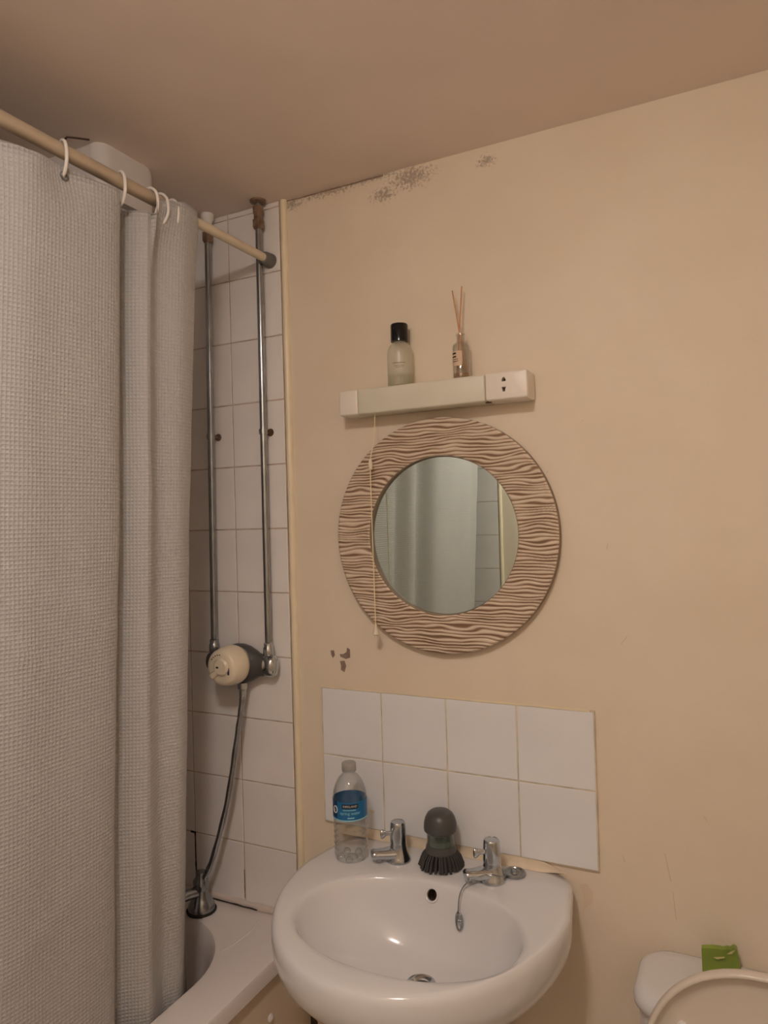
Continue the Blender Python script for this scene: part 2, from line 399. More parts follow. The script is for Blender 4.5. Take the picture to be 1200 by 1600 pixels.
for (x, z, l, a) in ((.655, -.28, .012, 1.9), (.735, -.30, .05, 1.75), (.742, -.37, .05, 1.65), (.80, -.18, .01, 2.2), (.64, .31, .012, 1.3), (.60, .555, .006, 1.0), (.66, .13, .02, .9), (.53, .46, .006, 1.2)):
    strip('scuff', [(x + l * t / 4 * math.cos(a), H + z + l * t / 4 * math.sin(a)) for t in range(5)], -.0006, .0022, M_SCUFF, wall_back)
# sealant beads
def bead(name, path, r, mat):
    return tag(tube(name, path, lambda t: r * (.85 + .35 * noise.noise(Vector((t * 20, 0, 0)))), mat, n=8), kind='structure')
fr = []
for i in range(49):
    xx = .045 + .500 * i / 48; wv = .0016 * noise.noise(Vector((i * .55, 3, 0))); ww = .0016 * noise.noise(Vector((i * .4, 8, 0)))
    tp_ = 1 if i < 44 else max(.12, (48 - i) / 4.5); hz_ = H - .323
    fr.append([(xx, -.0004 - (1 - tp_) * 0, H - .3045), (xx, -.0075, H - .3045), (xx, -.0080 + wv * .3, H - .309), (xx, -.0105 + wv, H - .3180 + ww), (xx, -.0165 + wv, H - .3222), (xx, -.0004, H - .330)])
    fr[-1] = [(q[0], q[1] * tp_, hz_ + (q[2] - hz_) * tp_) for q in fr[-1]]
tag(loft('trim_3', fr, M_SEAL, angle=80), kind='structure')
bead('trim_4', [(XL + .01 + (XE + .02 - XL - .01) * i / 40, -.008, RIM + .006) for i in range(41)], .011, M_SEALW)
_mb = strip('mould_line', [(-.33 + .02 * i, RIM + .0045 + .0012 * noise.noise(Vector((i * 1.1, 7, 0)))) for i in range(8)], -.0195, .0042, M_MOULD, wall_back)

# ceiling lamp (above and beside the camera)
lamp = empty('ceiling_lamp_offscreen', LAMP_POS, 'round opal ceiling lamp fixed above the room', 'lamp')
lathe('base_plate', [(0, 0), (.105, 0), (.105, -.018), (.097, -.022), (0, -.022)], M_WHITEPL, lamp, 48, origin=LAMP_POS)
lathe('lit_diffuser_offscreen', [(.094, -.022)] + [(.094 * math.cos(a), -.022 - .052 * math.sin(a)) for a in [PI / 2 * k / 10 for k in range(1, 10)]] + [(0, -.074)], M_LAMP, lamp, 48, origin=LAMP_POS)

# ------------------------------------------------------------------ bath
bath = empty('bath', (-.40, -.87, 0), 'white acrylic bath behind the grey shower curtain', 'bath')
BX0, BX1, BY0, BY1 = XL + .002, -.042, YB + .002, -.001
ix0, ix1, iy0, iy1, ir = -.66, -.152, -1.64, -.10, .20
cxb, cyb = (ix0 + ix1) / 2, (iy0 + iy1) / 2
def ray_poly(poly, c, a):
    dx, dy = math.cos(a), math.sin(a); best = None
    for i in range(len(poly)):
        x1, y1 = poly[i][0] - c[0], poly[i][1] - c[1]; x2, y2 = poly[(i + 1) % len(poly)][0] - c[0], poly[(i + 1) % len(poly)][1] - c[1]
        den = dx * (y2 - y1) - dy * (x2 - x1)
        if abs(den) < 1e-12: continue
        t = (x1 * (y2 - y1) - y1 * (x2 - x1)) / den; s = (x1 * dy - y1 * dx) / den
        if t > 0 and -1e-6 <= s <= 1 + 1e-6: best = t if best is None else max(best, t)
    return (c[0] + dx * best, c[1] + dy * best)
outer_p = rrect(BX0, BX1, BY0, BY1, .006, 0, 3); inner_p = rrect(ix0, ix1, iy0, iy1, ir, 0, 14)
angs = sorted({math.atan2(p[1] - cyb, p[0] - cxb) for p in outer_p + inner_p} | {2 * PI * k / 120 - PI for k in range(120)})
def bring(poly, z): return [(*ray_poly(poly, (cxb, cyb), a), z) for a in angs]
def ins(d, r=None): return rrect(ix0 + d, ix1 - d, iy0 + d, iy1 - d, r if r else max(.05, ir - d * .5), 0, 14)
def outs(d): return rrect(BX0 + d, BX1 - d, BY0 + d, BY1 - d, .006, 0, 3)
rings = [bring(outs(.012), RIM - .034), bring(outs(.0), RIM - .034), bring(outs(0), RIM - .008), bring(outs(.0035), RIM - .0015), bring(outs(.009), RIM),
         bring(ins(-.016), RIM), bring(ins(-.006), RIM - .003), bring(ins(0), RIM - .012), bring(ins(.008), RIM - .05), bring(ins(.03), RIM - .2), bring(ins(.06), RIM - .34), bring(ins(.10), RIM - .395), bring(ins(.17), RIM - .405)]
loft('tub', rings, M_BATH, bath, cap0=False, cap1=True, angle=35)
rp = crom([(-.170, -.180, RIM), (-.165, -.168, RIM), (-.159, -.150, RIM), (-.157, -.112, RIM), (-.158, -.076, RIM), (-.163, -.05, RIM)], 8)
tube('rim_ridge', [(p.x, p.y, p.z - .0018) for p in rp], .0027, M_BATH, bath, 8)
panel = box('side_panel', (-.068, YB + .002, .01), (-.056, -.004, RIM - .012), M_PANEL, bath, .0015)
lathe('screw_cap', [(.0085, 0), (.0085, .003), (.005, .006), (0, .007)], M_WHITEPL, panel, 20, 'X', (-.057, -.159, H - .672))

# bath tap at the wall end of the bath, mostly behind the curtain
btx, bty = -.318, -.068
bt = empty('bath_tap', (btx, bty, RIM), 'dull grey bath tap standing on the bath rim under the hose', 'tap')
lathe('washer', [(.034, -.001), (.036, .004), (.030, .007)], M_MOULD, bt, 28, origin=(btx, bty, RIM))
lathe('base', [(.032, .006), (.031, .016), (.024, .030), (.018, .040), (.0165, .058), (.0, .058)], M_PIPE, bt, 28, origin=(btx, bty, RIM))
lathe('head', [(.0165, .050), (.0185, .054), (.0185, .074), (.012, .082), (.012, .094), (.0, .095)], M_PIPE, bt, 20, origin=(btx, bty, RIM))
tube('spout', crom([(btx, bty, RIM + .046), (btx - .015, bty - .04, RIM + .050), (btx - .022, bty - .09, RIM + .044), (btx - .024, bty - .11, RIM + .024)], 6), lambda t: .0135 - .003 * t, M_PIPE, bt, 14)

# ------------------------------------------------------------------ shower plumbing
def pipe(xt, xb, label, fit):
    zt, zb = CEIL, H + .085; y = -.032
    p = empty('shower_pipe', (xb, y, zb), label, 'pipe', None)
    def px(z): return xb + (xt - xb) * (z - zb) / (zt - zb)
    tube('riser', [(px(z), y, z) for z in [zb + (zt - zb) * i / 12 for i in range(13)]], .0078, M_PIPE, p, 18)
    o = (px(CEIL - .04), y, 0)
    if fit == 2:
        lathe('ceiling_flange', [(.019, CEIL), (.019, CEIL - .004), (.012, CEIL - .008)], M_BRASS, p, 20, origin=o)
        c = lathe('coupling', [(.010, CEIL - .014), (.0135, CEIL - .016), (.0135, CEIL - .030), (.0115, CEIL - .032), (.0115, CEIL - .046), (.0145, CEIL - .048), (.0145, CEIL - .064), (.010, CEIL - .068)], M_BRASS, p, 6, origin=o, angle=20)
    else:
        lathe('ceiling_flange', [(.016, CEIL), (.016, CEIL - .012), (.011, CEIL - .018), (.011, CEIL - .04)], M_WHITEPL, p, 20, origin=o)
        c = lathe('coupling', [(.010, CEIL - .044), (.0135, CEIL - .046), (.0135, CEIL - .066), (.010, CEIL - .070)], M_BRASS, p, 6, origin=o, angle=20)
    zc = H + .593; xc = px(zc)
    cl = lathe('clip', [(.0078, -.006), (.0102, -.006), (.0102, .006), (.0078, .006)], M_PIPE, p, 20, origin=(xc, y, zc), close=False)
    tube('clip_stem', [(xc, y + .008, zc), (xc + .003, y + .018, zc), (xc + .004, -.004, zc)], .0045, M_RUST if fit == 2 else M_BRASS, cl, 8)
    lathe('rusty_plate', [(.0, -.0125), (.008, -.0125), (.0095, -.009), (.0095, -.0055)], M_RUST if fit == 2 else M_BRASS, cl, 12, 'Y', (xc + .004, 0, zc))
    return p
pipe(-.276, -.289, 'chrome shower pipe with white plastic collar under the ceiling', 1)
pipe(-.124, -.128, 'chrome shower pipe with corroded brass coupling at the ceiling, passing behind the curtain rod', 2)
VZ, VY, VC = H + .046, -.036, -.206
mix = empty('shower_mixer', (VC, 0, VZ), 'dark grey shower mixer valve with large cream dial on tiled wall', 'shower valve')
body = [(.0, -.097), (.019, -.096), (.023, -.088), (.0235, -.072), (.026, -.060), (.034, -.045), (.043, -.028), (.0475, -.010), (.0475, .008), (.043, .026), (.035, .042), (.0275, .056), (.0255, .070), (.0255, .076)]
lathe('valve_body', body, M_GREYPL, mix, 36, 'X', (VC, VY, VZ), sx=.68, sy=1)
lathe('back_plate', [(.030, -.004), (.028, -.030), (.0, -.031)], M_GREYPL, mix, 28, 'Y', (VC, 0, VZ))
lathe('chrome_end', [(.0256, .074), (.0262, .076), (.0262, .090), (.0235, .0975), (.016, .1015), (0, .1025)], M_CHROME, mix, 28, 'X', (VC, VY, VZ), sx=.72, sy=1)
for xx in (-.289, -.128):
    lathe('pipe_nut', [(.0095, .016), (.0125, .020), (.0125, .038), (.0105, .041), (.0105, .050), (.0080, .052)], M_PIPE if xx < -.2 else M_CHROME, mix, 24, origin=(xx, -.032, VZ + .002))
KX, KZ = VC + .002, VZ + .004
knob = lathe('dial', [(.034, -.064), (.0455, -.066), (.0465, -.072), (.0455, -.086), (.0435, -.098), (.041, -.108), (.037, -.113), (.030, -.115), (0, -.115)], M_CREAMPL, mix, 44, 'Y', (KX, 0, KZ))
lathe('dial_skirt', [(.030, -.050), (.040, -.052), (.0425, -.060), (.0425, -.067), (.034, -.068)], plain('grey_beige_ring', (.42, .38, .33), .4), mix, 40, 'Y', (KX, 0, KZ))
# raised lever handle and its recess across the dial
hb = boxme('lever', (-.032, -.1215, -.0085), (.018, -.108, .0085), .0055, 3)
lev = link('lever', hb, M_CREAMPL, knob); lev.matrix_parent_inverse = Matrix.Identity(4)
for v in lev.data.vertices:
    x_, z_ = v.co.x, v.co.z * (1 - .25 * (v.co.x + .04) / .056); a = .62
    v.co.x = KX + x_ * math.cos(a) - z_ * math.sin(a); v.co.z = KZ + x_ * math.sin(a) + z_ * math.cos(a) - .004
lathe('dial_cap', [(.020, -.112), (.020, -.120), (.016, -.1235), (0, -.1235)], M_CREAMPL, knob, 28, 'Y', (KX + .006, 0, KZ + .004))
box('blue_mark', (KX + .022, -.1163, KZ - .014), (KX + .0262, -.1145, KZ + .002), plain('mark_blue', (.02, .02, .10), .5), knob)
box('dark_mark', (KX - .004, -.1245, KZ + .001), (KX + .002, -.1230, KZ + .005), M_LBLK, knob)
for k in range(5):
    a = PI * .50 + k * .22; box('dial_dot', (KX + .030 * math.cos(a) - .0012, -.1160, KZ + .030 * math.sin(a) - .0012), (KX + .030 * math.cos(a) + .0012, -.1145, KZ + .030 * math.sin(a) + .0012), M_GREYPL, knob)
lathe('outlet_nut', [(.008, -.044), (.0115, -.046), (.0115, -.060), (.0085, -.063), (.0085, -.078), (0, -.078)], M_CHROME, mix, 20, origin=(-.196, -.045, VZ + .003))
hp = crom([(-.196, -.045, H - .02), (-.198, -.048, H - .05), (-.208, -.055, H - .125), (-.238, -.060, H - .278), (-.282, -.064, H - .415), (-.309, -.067, H - .470), (-.318, -.068, H - .498)], 22)
hose = tube('shower_hose', hp, lambda t: .0066 + .0005 * math.sin(t * 900), M_PIPE, None, 12)
tag(hose, 'chrome spiral shower hose curving down from the mixer valve', 'hose')

# boxed unit on the ceiling above the bath
cu = empty('ceiling_unit', (-.33, -.325, CEIL), 'pale grey boxed unit on the ceiling behind the curtain rod', 'vent unit')
loft('housing', [rrect(-.45, -.226, -.405, -.252, .026, CEIL - .105, 6), rrect(-.45, -.226, -.405, -.252, .026, CEIL - .010, 6), rrect(-.446, -.230, -.401, -.256, .024, CEIL - .002, 6), rrect(-.446, -.230, -.401, -.256, .024, CEIL + .001, 6)], M_SHELL, cu)
loft('grille', [rrect(-.43, -.246, -.385, -.272, .01, CEIL - .109, 4), rrect(-.43, -.246, -.385, -.272, .01, CEIL - .104, 4)], M_WHITEPL, cu)
_V, _F = tube_data([(-.30, -.432, CEIL - .0004), (-.275, -.440, CEIL - .0004), (-.262, -.428, CEIL - .0004), (-.246, -.412, CEIL - .0004)], .0022, 6)
mk('crack', _V, _F, M_BROWN, ceiling)

# ------------------------------------------------------------------ curtain rod, rings, curtain
RX, RZ = -.109, H + .999
rod = empty('curtain_rod', (RX, 0, RZ), 'beige tension rod with grey rubber foot against the tiles', 'curtain rod')
lathe('inner_tube', [(.0100, -.02), (.0100, -.40)], M_ROD, rod, 28, 'Y', (RX, 0, RZ))
lathe('outer_tube', [(.0, -.355), (.0118, -.355), (.0123, -.358), (.0123, YB + .03), (0, YB + .03)], M_RODD, rod, 28, 'Y', (RX, 0, RZ))
for yy, s in ((-.0055, -1), (YB + .0055, 1)):
    lathe('rubber_foot', [(0, yy), (.0165, yy), (.0175, yy + s * .004), (.0155, yy + s * .026), (.0125, yy + s * .034), (0, yy + s * .034)], M_RUBBER, rod, 28, 'Y', (RX, 0, RZ))
# C-shaped hook ring, hung over the rod
rpath = crom([(-.014, 0, .008), (-.006, 0, .0145), (.006, 0, .0150), (.0165, 0, .006), (.020, 0, -.010), (.0185, 0, -.026), (.010, 0, -.040), (-.001, 0, -.044), (-.010, 0, -.040)], 6)
rV, rF = tube_data(rpath, .0029, 10)
ring_me = None
ring_y = (-.592, -.470, -.398, -.372, -.340)
for i, y in enumerate(ring_y):
    if ring_me is None:
        o = mk('curtain_ring', rV, rF, M_WHITEPL); ring_me = o.data
    else:
        o = bpy.data.objects.new('curtain_ring', ring_me); COL.objects.link(o)
    o.location = (RX, y, RZ); o.rotation_euler = (0, 0, (-.30, -.25, .10, .18, -.05)[i])
    tag(o, ('fifth white curtain ring from the rubber foot, hooked into the wide front panel', 'fourth white curtain ring from the rubber foot, at the front panel edge', 'third white curtain ring from the rubber foot, largest of the bunched rings', 'second white curtain ring from the rubber foot, squeezed between two others', 'white curtain ring closest to the rubber foot of the rod')[i], 'curtain ring', 'white rings on the curtain rod')

top = [(-0.14, -1.60), (-0.126, -1.575), (-0.122, -1.46), (-0.094, -1.4), (-0.085, -1.26), (-0.083, -1.14), (-0.088, -1.02), (-0.138, -0.955), (-0.132, -0.9), (-0.095, -0.85), (-0.09, -0.8), (-0.118, -0.74), (-0.104, -0.7), (-0.09, -0.66), (-0.088, -0.6), (-0.086, -0.545), (-0.088, -0.5), (-0.1, -0.478), (-0.13, -0.472), (-0.15, -0.462), (-0.136, -0.443), (-0.105, -0.425), (-0.096, -0.409), (-0.112, -0.375), (-0.092, -0.326), (-0.098, -0.284), (-0.112, -0.274), (-0.138, -0.28), (-0.15, -0.272)]
bot = [(-0.211, -1.565), (-0.196, -1.54), (-0.191, -1.46), (-0.17, -1.4), (-0.166, -1.26), (-0.166, -1.14), (-0.168, -1.02), (-0.212, -0.955), (-0.206, -0.9), (-0.169, -0.85), (-0.164, -0.8), (-0.192, -0.74), (-0.178, -0.7), (-0.172, -0.66), (-0.168, -0.6), (-0.166, -0.535), (-0.168, -0.49), (-0.178, -0.464), (-0.201, -0.452), (-0.214, -0.442), (-0.2, -0.422), (-0.174, -0.402), (-0.166, -0.386), (-0.182, -0.342), (-0.167, -0.311), (-0.176, -0.288), (-0.188, -0.279), (-0.216, -0.262), (-0.23, -0.222)]
pt = crom([(a, b, 0) for a, b in top], 16); pb = crom([(a, b, 0) for a, b in bot], 16)
NS, NZ = len(pt), 90
arc = [0]
for i in range(1, NS): arc.append(arc[-1] + (pt[i] - pt[i - 1]).length)
CT, CB = H + .962, RIM - .20
def ctop(y):
    z = CT + .004
    if y > -.40: z = H + 1.010 - .02 * max(0, (-.33 - y)) / .07
    elif y > -.478: z = H + .962
    else:
        d = min(abs(y - r) for r in (-.592, -.74, -.90, -1.08, -1.26, -1.42, -.475)); z = H + .974 - .14 * d
    return z
V, UV = [], []
for j in range(NZ + 1):
    tz = j / NZ
    for i in range(NS):
        zt = ctop(pt[i].y) if not (i > NS - 52 and pt[i].x < -.098) else max(H + .975, ctop(pt[i].y) - 2.6 * (-.098 - pt[i].x)); z = zt + (CB - zt) * tz
        k = min(1, max(0, (CT - z) / (CT - RIM))) ** .9
        p = pt[i].lerp(pb[i], k)
        amp = .0045 * min(1, tz * 4)
        nn = noise.noise(Vector((p.y * 7, z * 1.6, 0))) * amp * 1.2 + noise.noise(Vector((p.y * 20 + z * 6, z * 7, 5))) * amp * .35
        # diagonal pull creases in the big panel
        cr = 0
        for (y0, z0, sl) in ((-.66, H + .18, -.75), (-.58, H + .245, -.5), (-.62, H - .27, .55), (-.95, H + .02, .25), (-1.15, H + .33, -.2)):
            dd = (z - z0) - sl * (p.y - y0)
            if abs(p.y - y0) < .13: cr += .004 * math.exp(-(dd / .010) ** 2) * (1 - abs(p.y - y0) / .13)
        rp_ = sum(.020 * math.exp(-((p.y - r) / .045) ** 2) for r in (-.592, -.74, -.90, -1.08, -1.26)) * math.exp(-((z - zt) / .05) ** 2)
        if p.y > -.405: rp_ -= (.006 + .014 * math.exp(-((p.y + .375) / .03) ** 2)) * (1 if p.x > -.118 else 0) * math.exp(-((z - zt) / .06) ** 2)
        V.append((p.x + nn + cr - rp_, p.y + nn * .4, z)); UV.append((arc[i], z))
F = [(j * NS + i, j * NS + i + 1, (j + 1) * NS + i + 1, (j + 1) * NS + i) for j in range(NZ) for i in range(NS - 1)]
me = bpy.data.meshes.new('curtain'); me.from_pydata(V, [], F)
uvl = me.uv_layers.new(name='UVMap')
for l in me.loops: uvl.data[l.index].uv = UV[l.vertex_index]
bm = bmesh.new(); bm.from_mesh(me); bmesh.ops.recalc_face_normals(bm, faces=bm.faces); bm.to_mesh(me); bm.free()
cur = empty('shower_curtain', (-.12, -.87, RZ), 'grey waffle-weave shower curtain hanging from the rod into the bath', 'shower curtain')
fab = link('fabric', me, M_CURTAIN, cur, True, 180)
so = fab.modifiers.new('thickness', 'SOLIDIFY'); so.thickness = .0012; so.offset = 0
# stitched hem down the wall-side edge
hem = [Vector(V[j * NS + NS - 1]) for j in range(0, NZ + 1, 2)]
tube('hem', hem, .0022, plain('hem_grey', (.36, .35, .345), .6), cur, 8)
for y, zz in ((-.592, .967), (-.470, .962), (-.398, .962)):
    i = min(range(NS), key=lambda q: abs(pt[q].y - y)); 
    lathe('eyelet', [(.0045, -.0014), (.0080, -.0014), (.0080, .0014), (.0045, .0014)], M_PIPE, cur, 18, 'X', (pt[i].x + (-.016 if y < -.5 else .002), y, H + zz - .012), close=False)

# ------------------------------------------------------------------ mirror
MX, MZ, RO, RI = .309, H + .342, .2465, .1665
mir = empty('round_mirror', (MX, -.004, MZ), 'round mirror in wide carved wooden frame on the cream wall', 'mirror')
NA, NR = 900, 64
def ridge(x, z):
    w1 = noise.noise(Vector((x * 12, z * 30, 1.0))); w2 = noise.noise(Vector((x * 22, z * 60, 9.0))); w3 = noise.noise(Vector((x * 3, z * 9, 4.0)))
    ph = z / .0072 + 1.0 * w1 + .65 * w2 + .6 * w3
    s = .5 + .5 * math.sin(2 * PI * ph)
    g = noise.noise(Vector((x * 16, z * 130, 21.0)))
    return max(0, min(1, s * .95 + .12 + .40 * g))
V, RID = [], []
for j in range(NR + 1):
    r = RI + (RO - RI) * j / NR
    for i in range(NA):
        a = 2 * PI * i / NA; x, z = r * math.cos(a), r * math.sin(a); h = ridge(x, z)
        e = min(1, (RO - r) / .004, (r - RI) / .003); e = max(0, e)
        V.append((MX + x, -.0205 - .0038 * h * e - .0012 * e, MZ + z)); RID.append(h)
F = [(j * NA + i, j * NA + (i + 1) % NA, (j + 1) * NA + (i + 1) % NA, (j + 1) * NA + i) for j in range(NR) for i in range(NA)]
me = bpy.data.meshes.new('frame'); me.from_pydata(V, [], F)
at = me.attributes.new('ridge', 'FLOAT', 'POINT'); at.data.foreach_set('value', RID)
bm = bmesh.new(); bm.from_mesh(me); bmesh.ops.recalc_face_normals(bm, faces=bm.faces)
if bm.faces[0].normal.y > 0: bmesh.ops.reverse_faces(bm, faces=bm.faces)
bm.to_mesh(me); bm.free()
link('carved_frame', me, M_FRAME, mir, True, 60)
lathe('frame_rim', [(RI - .0006, -.0100), (RI - .0006, -.0210), (RI + .0015, -.0207), (RO - .0015, -.0207), (RO + .0004, -.0200), (RO + .0004, -.0040), (RI - .0006, -.0040), (RI - .0006, -.0100)], M_FEDGE, mir, 128, 'Y', (MX, 0, MZ), close=False, angle=30)
lathe('mirror_glass', [(0, -.0105), (RI - .002, -.0105), (RI + .001, -.0095), (RI + .001, -.006), (0, -.006)], M_MIRROR, mir, 96, 'Y', (MX, 0, MZ), angle=10)

# ------------------------------------------------------------------ shaver light
FX0, FX1, FZ0, FZ1, FD = .096, .513, H + .605, H + .659, .060
sl = empty('shaver_light', (.305, 0, FZ0), 'cream strip wall light with shaver socket above the mirror', 'wall light')
box('casing', (FX0 + .004, -.030, FZ0 + .001), (FX1 - .003, .0, FZ1 - .001), M_CASE, sl, .003)
box('end_cap', (FX0, -FD, FZ0 + .0005), (FX0 + .046, -.002, FZ1), M_SOCKET, sl, .004, 3)
box('diffuser', (FX0 + .0465, -FD - .0008, FZ0), (FX1 - .0855, -.020, FZ1 - .0004), M_SHADE, sl, .004, 3)
sk = box('shaver_socket', (FX1 - .085, -FD, FZ0 + .0005), (FX1, -.002, FZ1 + .0005), M_SOCKET, sl, .0045, 3)
def prism_y(name, pts, y0, y1, mat, parent):
    n = len(pts); V = [(x, y0, z) for x, z in pts] + [(x, y1, z) for x, z in pts]
    F = [tuple(range(n)), tuple(range(2 * n - 1, n - 1, -1))] + [(k, (k + 1) % n, n + (k + 1) % n, n + k) for k in range(n)]
    return mk(name, V, F, mat, parent, False)
sx, sz = FX1 - .047, (FZ0 + FZ1) / 2 + .003
def cut(target, pts, y0, y1):
    c = prism_y('cutter', pts, y0, y1, M_DARK, None)
    md = target.modifiers.new('slot', 'BOOLEAN'); md.operation = 'DIFFERENCE'; md.object = c; md.solver = 'EXACT'
    bpy.context.view_layer.update()
    me_ = bpy.data.meshes.new_from_object(target.evaluated_get(bpy.context.evaluated_depsgraph_get()))
    target.modifiers.clear(); target.data = me_; me_.materials.clear(); me_.materials.append(M_SOCKET)
    me_.polygons.foreach_set('use_smooth', [True] * len(me_.polygons)); me_.polygons.foreach_set('material_index', [0] * len(me_.polygons)); me_.set_sharp_from_angle(angle=math.radians(25))
    bpy.data.objects.remove(c)
SLOT_A = [(sx - .0042, sz + .0055), (sx + .0042, sz + .0055), (sx + .0042, sz + .0085), (sx + .002, sz + .0135), (sx - .002, sz + .0135), (sx - .0042, sz + .0085)]
SLOT_B = [(sx - .0042, sz - .0055), (sx - .0022, sz - .0145), (sx + .0022, sz - .0145), (sx + .0042, sz - .0055)]
for sp_ in (SLOT_A, SLOT_B): cut(sk, sp_, -FD - .004, -FD + .016)
for sp_ in (SLOT_A, SLOT_B): prism_y('socket_slot', sp_, -FD + .013, -FD + .0165, M_GREYPL, sk)
box('latch', (FX1 - .090, -.046, FZ0 - .0012), (FX1 - .078, -.040, FZ0 + .002), M_BROWN, sl)
# pull cord
cx = .166
pc = empty('pull_cord', (cx, -.048, FZ0), 'cream light pull cord hanging in front of the mirror frame', 'pull cord')
tube('cord', crom([(.176, -.045, FZ0 + .003), (.172, -.046, H + .55), (.1635, -.048, H + .505), (.1625, -.048, H + .42), (.1635, -.048, H + .30), (.1645, -.048, H + .152)], 8), .0011, M_CORD, pc, 8)
lathe('bead', [(0, .011), (.0028, .010), (.0048, .003), (.0048, -.003), (.003, -.010), (0, -.012)], M_CREAMPL, pc, 16, origin=(.1632, -.048, H + .497))
lathe('toggle', [(0, .016), (.0025, .015), (.003, .008), (.0075, -.004), (.0078, -.006), (.004, -.008), (.0035, -.013), (0, -.014)], M_CREAMPL, pc, 16, origin=(.1645, -.048, H + .140))

# ------------------------------------------------------------------ bottles on the shaver light
fbx, fby = .232, -.030
fb = empty('frosted_bottle', (fbx, fby, FZ1), 'frosted glass bottle with black cap on the wall light', 'bottle')
lathe('glass', [(0, .0005), (.0255, .0005), (.0272, .003), (.0272, .068), (.0262, .078), (.0225, .087), (.0165, .0925), (.0125, .095), (.0125, .101), (0, .101)], M_FROST, fb, 36, origin=(fbx, fby, FZ1))
lathe('liquid', [(0, .002), (.0262, .002), (.0262, .024), (0, .024)], M_LIQ, fb, 32, origin=(fbx, fby, FZ1))
lathe('cap', [(.0165, .0955), (.0188, .0965), (.0188, .131), (.0175, .1335), (0, .1335)], M_BLACKGL, fb, 32, origin=(fbx, fby, FZ1))
def arcstrip(name, r, a0, a1, z0, z1, org, mat, parent, n=14, th=.0004):
    V, F = [], []
    for i in range(n + 1):
        a = a0 + (a1 - a0) * i / n
        for rr in (r, r + th):
            for z in (z0, z1): V.append((org[0] + rr * math.sin(a), org[1] - rr * math.cos(a), org[2] + z))
    for i in range(n):
        b = 4 * i; F += [(b, b + 1, b + 5, b + 4), (b + 2, b + 3, b + 7, b + 6), (b, b + 2, b + 6, b + 4), (b + 1, b + 3, b + 7, b + 5)]
    F += [(0, 1, 3, 2), (4 * n, 4 * n + 1, 4 * n + 3, 4 * n + 2)]
    return mk(name, V, F, mat, parent)
M_PRINT = plain('grey_print', (.22, .19, .15), .6)
for z, h, hw in ((.046, .0016, .50), (.0405, .001, .42), (.037, .001, .30)):
    arcstrip('print_line', .0273, .35 - hw, .35 + hw, z, z + h, (fbx, fby, FZ1), M_PRINT, fb)
rdx, rdy = .3695, -.030
rd = empty('reed_diffuser', (rdx, rdy, FZ1), 'small clear glass reed diffuser with two sticks on the wall light', 'reed diffuser')
lathe('glass_bottle', [(0, .0005), (.0165, .0005), (.0175, .002), (.0175, .066), (.016, .072), (.009, .077), (.0082, .080), (.0082, .090), (.0094, .090), (.0094, .0935), (.0070, .0935), (.0070, .079), (.0085, .0745), (.0150, .070), (.0163, .065), (.0163, .005), (0, .005)], M_CLEAR, rd, 32, origin=(rdx, rdy, FZ1), angle=30)
lathe('liquid', [(0, .0055), (.0158, .0055), (.0158, .012), (0, .012)], M_LIQP, rd, 24, origin=(rdx, rdy, FZ1))
arcstrip('paper_label', .01755, -.95, .45, .026, .056, (rdx, rdy, FZ1), M_PAPER, rd)
for z, h in ((.050, .0035), (.0435, .0030), (.039, .0012), (.035, .0012)):
    arcstrip('print_line', .01795, -.90, -.25 + (.25 if h < .002 else 0), z, z + h, (rdx, rdy, FZ1), M_LBLK, rd, 8, .0002)
for (xa, ya, xb_, yb_, zz) in ((.010, .004, -.0135, -.004, .184), (-.009, -.004, .0045, .004, .192)):
    tube('reed', [(rdx + xa, rdy + ya, FZ1 + .006), (rdx + xb_, rdy + yb_, FZ1 + zz)], .00145, M_REED, rd, 8)

# ------------------------------------------------------------------ splashback
sb = empty('tile_splashback', (.304, 0, H - .304), 'splashback of eight square white tiles above the basin', 'splashback')
box('grout', (-.0005, -.0078, H - .304), (4 * TP + .0005, .0, H + .0005), M_GROUT, sb)
c3 = {}
for i in range(4):
    for j in range(2):
        wd = ht = TP - G
        if 't' not in c3:
            c3['t'] = tile_mesh(wd, ht); c3['t'].materials.append(M_TILE)
        o = bpy.data.objects.new('tile', c3['t']); COL.objects.link(o); o.parent = sb; parent_inv(o, sb)
        o.location = ((i + .5) * TP, -.0062, H - (j + .5) * TP); o.rotation_euler = (random.uniform(-.006, .006), random.uniform(-.003, .003), random.uniform(-.006, .006))
strip('paint_edge', [(.0 + .6 * i / 40, H + .0015 + .001 * noise.noise(Vector((i * .9, 1, 0)))) for i in range(41)], -.0098, .005, M_TRIM, sb)
blobpoly('stain', [(.118, H - .262), (.128, H - .261), (.130, H - .266), (.121, H - .268)], -.0098, M_SEAL, sb)

# ------------------------------------------------------------------ wash basin
BCX = .313; DECK = H - .323
basin = empty('wash_basin', (BCX, 0, 0), 'white ceramic pedestal wash basin below the splashback', 'basin')
def outline(n=240):
    pts = []
    hw, yc, bf, e = .272, -.150, .332, 2.05
    for i in range(n + 1):                        # front half, from right to left
        a = -PI * i / n; c, s = math.cos(a), math.sin(a)
        pts.append((BCX + hw * math.copysign(abs(c) ** (2 / e), c), yc + bf * math.copysign(abs(s) ** (2 / e), s)))
    rr = .062
    for sgn in (-1, 1):
        ks = range(13) if sgn < 0 else range(12, -1, -1)
        for k in ks:
            a = PI / 2 * k / 12
            pts.append((BCX + sgn * (hw - .016 - rr + rr * math.cos(a)), -rr + rr * math.sin(a)))
    return pts
OUT = outline(); OC = (BCX, -.26)
TH = [2 * PI * k / 144 for k in range(144)]
oring = [ray_poly(OUT, OC, a) for a in TH]
def osc(s, z, dy=0): return [(BCX + (x - BCX) * s, min(0, y * s + dy), z) for x, y in oring]
BW, BD, BEX, BEY = .206, .145, BCX + .012, -.276
DRX, DRY = BCX + .018, -.232
